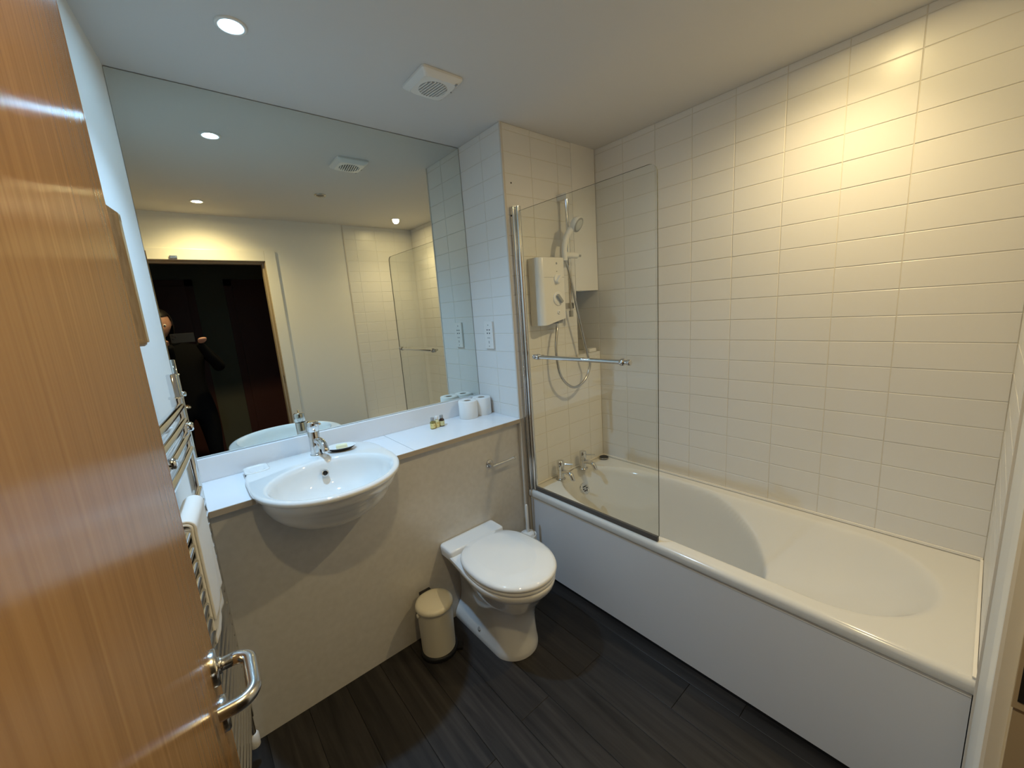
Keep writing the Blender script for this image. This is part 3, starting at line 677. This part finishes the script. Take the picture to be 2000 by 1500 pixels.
# ------------------------------------------------------------------ towel radiator on the left wall
tr_ = thing('towel_radiator', lw(.8, .06, .16), 'chrome ladder towel radiator on the left wall behind the open door', 'radiator')
UA, UB = .440, .960; RN = .056
def upr(u):
    R_ = [[lw(u, RN, 0) + LD*(.0165*cos(t)) + LN*(.0150*sin(t)) + Vector((0,0,z)) for t in [2*pi*k/18 for k in range(18)]] for z in (.20, 1.360)]
    return MB().rings(R_, True, True).build('upright', 'chrome', tr_)
for u in (UA, UB):
    up_ = upr(u)
    MB().lathe([(.0185, 0), (.0185, .006), (.0125, .009), (.0125, .072), (.010, .075)], lw(u, RN, 1.355), n=18).build('top_cap', 'chrome', up_)
zs = [1.331 - .0448*k for k in range(4)] + [1.064 - .0418*k for k in range(22)]
zs = [z for z in zs if z > .235]
for z in zs:
    pts = [lw(UA + .008 + (UB - UA - .016)*t, RN + .004 + .003*sin(pi*t), z) for t in [k/8 for k in range(9)]]
    MB().tube(pts, .0122, 12).build('rung', 'chrome', tr_)
for (u, z) in ((UA - .004, 1.263), (UA + .365, 1.250), (UA - .004, .30), (UB - .012, .30)):
    MB().tube([lw(u, 0, z), lw(u, RN + .006, z)], .010, 12).lathe([(.010, 0), (.014, .003), (.014, .016), (.009, .020)], lw(u, RN + .006, z), LN, 16).build('wall_bracket', 'chrome', tr_)
for u in (UA, UB):
    v = MB().tube([lw(u, RN, .202), lw(u, RN, .120)] , .011, 12).tube([lw(u, RN, .165), lw(u, .0, .165)], .0095, 12).build('valve', 'chrome', tr_)
    MB().lathe([(.016, 0), (.017, .004), (.017, .046), (.013, .052)], lw(u, RN, .075), n=18).build('valve_cap', 'plastic', v)

# towel over a rung
def towel():
    V = []; F = []; zt = 1.064; nU, = (26,)
    def sheet(u0, u1, zf, zbk, off, rip, name):
        prof = []
        for k in range(22): prof.append((RN + .013 + off, zf + (zt - .006 - zf) * k / 21.0, k/21.0))
        for k in range(1, 9):
            a = pi * k / 9; prof.append((RN + .0045 + (.012 + off) * cos(a), zt + .002 + (.012 + off) * sin(a), 1))
        for k in range(12): prof.append((RN - .006 - off*.6, zt - (zt - zbk) * (k+1) / 12, 1 - (k+1)/12))
        R_ = []
        for i in range(nU + 1):
            t = i / nU; u = u0 + (u1 - u0) * t; row = []
            for n_, z, hh in prof:
                wv = rip * (1 - hh) * (sin(t*9 + z*3) + .5*sin(t*17 + 1)) * .5
                uu = u + (.5 - t) * (u1 - u0) * .06 * (1 - hh) if n_ > RN else u
                row.append(lw(uu, n_ + (wv if n_ > RN else 0), z))
            R_.append(row)
        o = MB().rings(R_, False, False, 0, True, closed=False).build(name, 'towel', tw)
        md = o.modifiers.new('thick', 'SOLIDIFY'); md.thickness = .007; md.offset = 1
        md = o.modifiers.new('soft', 'SUBSURF'); md.levels = 1; md.render_levels = 1
        return o
    tw = thing('bath_towel', lw(.68, RN, 1.08), 'white towel folded over a rung of the chrome towel radiator', 'towel')
    sheet(.575, .775, .735, .985, .001, .004, 'towel_drop')
    sheet(.578, .772, .80, .990, .008, .003, 'towel_fold')
    return tw
towel()

# ------------------------------------------------------------------ ceiling: fan, downlights, unlit fitting
fn = thing('extractor_fan', (-1.163, -.125, H), 'square white extractor fan with round slatted grille on the ceiling', 'fan')
fx, fy = -1.163, -.125; hw_ = .088
R = [rr(fx - hw_, fx + hw_, fy - hw_, fy + hw_, .010, H - .0004), rr(fx - hw_, fx + hw_, fy - hw_, fy + hw_, .010, H - .009), rr(fx - hw_ + .004, fx + hw_ - .004, fy - hw_ + .004, fy + hw_ - .004, .012, H - .015), rr(fx - .070, fx + .070, fy - .070, fy + .070, .020, H - .026)]
smooth_by_angle(MB().rings(R, True, False, 0, True).build('housing', 'plastic', fn), 30)
GR = .056
sq = []; ci = []
for k in range(64):
    a = 2*pi*k/64; q = (abs(cos(a))**7 + abs(sin(a))**7) ** (-1/7) * .0705
    sq.append((fx + q*cos(a), fy + q*sin(a), H - .026)); ci.append((fx + GR*cos(a), fy + GR*sin(a), H - .0275))
ci2 = [(fx + (x - fx)*.985, fy + (y - fy)*.985, H - .012) for x, y, z in ci]
MB().rings([sq, ci, ci2], False, False, 0, False).build('face_ring', 'plastic', fn)
MB().lathe([(GR - .001, 0), (GR - .001, .0008)], (fx, fy, H - .0135), n=40).build('grille_void', 'dark', fn)
for k in range(9):
    x = -.048 + .012 * k; hy_ = sqrt(max((GR - .001)**2 - x*x, 0))
    if hy_ > .006:
        sl_ = MB().box((-.0022, -hy_, -.005), (.0022, hy_, .003)); a = radians(8)
        sl_.v = [(fx + (x + vx)*cos(a) - vy*sin(a), fy + (x + vx)*sin(a) + vy*cos(a), H - .0245 + vz) for vx, vy, vz in sl_.v]
        sl_.build('grille_slat', 'plastic', fn)
MB().box((fx + .060, fy - .076, H - .0262), (fx + .068, fy - .064, H - .024)).build('label_plate', 'plastic_grey', fn)
MB().lathe([(.0032, 0), (.0032, .003)], (fx + .076, fy - .012, H - .0255), n=10).build('screw', 'plastic_grey', fn)

def downlight(x, y, colr, watts, cone, blend, tilt, lampm, label):
    t = thing('downlight', (x, y, H), label, 'ceiling light', 'recessed ceiling downlights')
    MB().lathe([(.043, 0), (.043, -.004), (.040, -.006), (.0260, -.004), (.0260, -.0005)], (x, y, H), n=32, cap0=False, cap1=False).build('bezel', 'plastic', t)
    MB().lathe([(.0260, -.0018), (.001, -.0019)], (x, y, H), n=28, cap0=False, cap1=False).build('lamp', lampm, t)
    ld = bpy.data.lights.new('lamp_light', 'SPOT'); ld.color = colr; ld.energy = watts; ld.shadow_soft_size = .028
    ld.spot_size = radians(cone); ld.spot_blend = blend
    lo = bpy.data.objects.new('lamp_light', ld); COL.objects.link(lo); lo.location = (0, 0, -.012); lo.rotation_euler = (radians(tilt[0]), radians(tilt[1]), 0); lo.parent = t
for (p_, c_, w_, cn_, bl_, tl_, lb) in SPOTS: downlight(p_[0], p_[1], c_, w_, cn_, bl_, tl_, 'lamp_cool' if c_ == COOL else 'lamp_warm', lb)
ul = thing('ceiling_fitting', (-1.136, -.818, H), 'small unlit round ceiling fitting, seen only in the mirror behind the fan', 'fitting')
MB().lathe([(.040, 0), (.040, -.004), (.036, -.007), (.027, -.004)], (-1.136, -.818, H), n=28, cap0=False, cap1=False).build('bezel', 'chrome_dull', ul)
MB().lathe([(.027, -.004), (.001, -.003)], (-1.136, -.818, H), n=24, cap0=False, cap1=False).build('dark_lens', 'lens', ul)

# ------------------------------------------------------------------ photographer (seen in the mirror), standing in the hall doorway
pr_ = thing('person', (-2.09, -2.08, 0), 'person in dark clothes holding up a phone in the dark doorway, seen in the mirror', 'person')
def skin_mesh(name, chains, material, parent, sub=2):
    """chains: list of [(co, radius), ...]; a chain may start with an index tuple ('@', i) to branch from vertex i"""
    verts = []; rad = []; edges = []
    for ch in chains:
        prev = None
        for c_ in ch:
            if c_[0] == '@': prev = c_[1]; continue
            verts.append(c_[0]); rad.append(c_[1]); i = len(verts) - 1
            if prev is not None: edges.append((prev, i))
            prev = i
    me = bpy.data.meshes.new(name); me.from_pydata(verts, edges, []); o = bpy.data.objects.new(name, me); COL.objects.link(o)
    md = o.modifiers.new('skin', 'SKIN'); md.use_smooth_shade = True
    for i, r_ in enumerate(rad):
        q = r_ if isinstance(r_, tuple) else (r_, r_); me.skin_vertices[0].data[i].radius = q
    me.skin_vertices[0].data[0].use_root = True
    s2 = o.modifiers.new('sub', 'SUBSURF'); s2.levels = sub; s2.render_levels = sub
    me.materials.append(M[material]); o.parent = parent; o.matrix_parent_inverse = pinv(parent)
    return o
PX, PY = -2.085, -2.10
# 0 pelvis,1 waist,2 chest,3 upper chest,4 neck | legs | arms
def P(x, y, z): return (PX + x, PY + y, z)
LHx, RHx = -2.128, -1.985; HYy = -1.672; HZ = 1.512
body = [[(P(0, 0, .94), (.150, .110)), (P(0, .005, 1.10), (.130, .100)), (P(0, .005, 1.26), (.155, .110)), (P(0, -.005, 1.38), (.140, .085)), (P(-.02, .0, 1.455), .058), (P(-.04, .01, 1.50), .050)],
        [('@', 0), (P(-.09, 0, .84), .092), (P(-.10, .01, .66), .076), (P(-.10, .02, .48), .058), (P(-.105, .0, .28), .052), (P(-.105, -.02, .10), .040)],
        [('@', 0), (P(.09, 0, .84), .092), (P(.10, .01, .66), .076), (P(.10, .02, .48), .058), (P(.105, .0, .28), .052), (P(.105, -.02, .10), .040)],
        [('@', 3), (P(-.165, 0, 1.375), .060), (P(-.215, .06, 1.24), .050), (P(-.215, .13, 1.18), .047), (P(-.068, .26, 1.36), .034), ((LHx - .020, HYy - .075, HZ - .05), .030)],
        [('@', 3), (P(.165, 0, 1.375), .060), (P(.235, .05, 1.27), .050), (P(.245, .12, 1.22), .047), (P(.165, .28, 1.37), .037), ((RHx + .022, HYy - .075, HZ - .045), .030)]]
skin_mesh('clothed_body', body, 'cloth', pr_)
# shoes
for s_ in (-1, 1):
    skin_mesh('shoe', [[(P(.105*s_, -.055, .045), (.038, .040)), (P(.105*s_, .02, .045), (.040, .040)), (P(.11*s_, .10, .036), (.044, .030)), (P(.115*s_, .165, .030), (.036, .022))]], 'shoe', pr_, 2)
# head
HD = Vector((-2.180, -1.985, 1.630))
def head():
    bm = bmesh.new(); bmesh.ops.create_uvsphere(bm, u_segments=32, v_segments=24, radius=1)
    for v in bm.verts:
        x, y, z = v.co
        jaw = 1 - .30 * max(0, -z) ** 1.2 - (.08 * max(0, -z) if y > 0 else 0)
        px, py, pz = x * .074 * jaw, y * .094 * (1 - .12*max(0, -z)), z * .118
        if y > 0:
            f_ = max(0, 1 - (abs(x)/.30)**2)
            pz_ = z
            py += .020 * f_ * math.exp(-((z + .12)/.16)**2) * max(0, 1 - (abs(x)/.20)**2)            # nose
            py -= .010 * math.exp(-((z - .08)/.10)**2) * math.exp(-((abs(x) - .42)/.16)**2)         # eye sockets
            py += .006 * math.exp(-((z + .48)/.07)**2) * max(0, 1 - (abs(x)/.34)**2)                # lips
            py -= .004 * math.exp(-((z + .36)/.05)**2) * max(0, 1 - (abs(x)/.3)**2)
            py += .007 * math.exp(-((z + .80)/.14)**2) * max(0, 1 - (abs(x)/.4)**2)                 # chin
        v.co = (px, py, pz)
    R_ = Matrix.Rotation(radians(-14), 3, 'X')
    for v in bm.verts: v.co = HD + R_ @ v.co
    me = bpy.data.meshes.new('head'); bm.to_mesh(me); bm.free(); me.materials.append(M['skin'])
    for p in me.polygons: p.use_smooth = True
    o = bpy.data.objects.new('head', me); COL.objects.link(o); o.parent = pr_; o.matrix_parent_inverse = pinv(pr_)
    for s_ in (-1, 1):
        MB().lathe([(.001, -.0105), (.006, -.0085), (.0100, -.003), (.0105, 0), (.0100, .003), (.006, .0085), (.001, .0105)], HD + R_ @ Vector((.031*s_, .078, .010)), R_ @ Vector((0, 1, 0)), 14).build('eye', 'plastic', o)
        MB().lathe([(.0052, .0088), (.004, .0106), (.001, .0110)], HD + R_ @ Vector((.031*s_, .0785, .010)), R_ @ Vector((0, 1, 0)), 12).build('iris', 'dark', o)
        skin_mesh('ear', [[(HD + R_ @ Vector((.072*s_, -.004, -.02)), (.010, .006)), (HD + R_ @ Vector((.077*s_, -.010, .005)), (.014, .007)), (HD + R_ @ Vector((.076*s_, -.012, .026)), (.010, .006))]], 'skin', o, 1)
    # hair: cap plus long sides
    bm = bmesh.new(); bmesh.ops.create_uvsphere(bm, u_segments=32, v_segments=24, radius=1)
    dl = [v for v in bm.verts if (v.co.y > .30 and v.co.z < .52) ]
    bmesh.ops.delete(bm, geom=dl, context='VERTS')
    for v in bm.verts:
        x, y, z = v.co; lowf = max(0, -z)
        v.co = HD + R_ @ Vector((x * (.088 + .010*lowf), y * .106 - .006, z * (.130 + .10*lowf)))
    bmesh.ops.solidify(bm, geom=bm.faces[:], thickness=.006)
    me = bpy.data.meshes.new('hair'); bm.to_mesh(me); bm.free(); me.materials.append(M['hair'])
    for p in me.polygons: p.use_smooth = True
    h = bpy.data.objects.new('hair', me); COL.objects.link(h); h.parent = pr_; h.matrix_parent_inverse = pinv(pr_)
head()
# hands on both ends of the phone: palm behind, fingers curled round the end, thumb on the back edge
def hand(cx, s_):
    c_ = Vector((cx, HYy, HZ))
    w0 = c_ + Vector((.022*s_, -.072, -.048))
    ch = [[(w0, (.024, .017)), (c_ + Vector((.034*s_, -.040, -.030)), (.034, .015)), (c_ + Vector((.036*s_, -.010, -.008)), (.036, .013))]]
    ln = [.88, 1.0, .95, .76]
    for k in range(4):
        zz = .026 - .019 * k; l = ln[k]
        b0 = c_ + Vector((.030*s_, -.016, zz - .010))
        ch.append([(b0, .0088), (c_ + Vector((.026*s_, .004, zz)), .0086), (c_ + Vector(((.026 - .026*l)*s_, .0100, zz + .002)), .0078), (c_ + Vector(((.026 - .046*l)*s_, .0085, zz + .003)), .0066)])
    ch.append([(c_ + Vector((.030*s_, -.036, -.012)), .011), (c_ + Vector((.022*s_, -.030, .018)), .0100), (c_ + Vector((.006*s_, -.020, .040)), .0088), (c_ + Vector((-.012*s_, -.014, .044)), .0074)])
    skin_mesh('hand', ch, 'skin', pr_, 2)
hand(-2.141, -1); hand(-1.972, 1)
ph = thing('phone', (-2.056, HYy, HZ), 'dark phone held level in both hands by the person in the doorway', 'phone')
MB().box((-2.131, HYy - .008, HZ - .036), (-1.984, HYy, HZ + .036), .003).build('phone_body', 'black', ph)
for dx, dz in ((0, .016), (.018, 0), (0, -.016)): MB().lathe([(.0075, 0), (.0075, .002), (.005, .0022)], (-2.116 + dx, HYy, HZ + .012 + dz*.8), (0,1,0), 16).build('camera_lens', 'lens', ph)
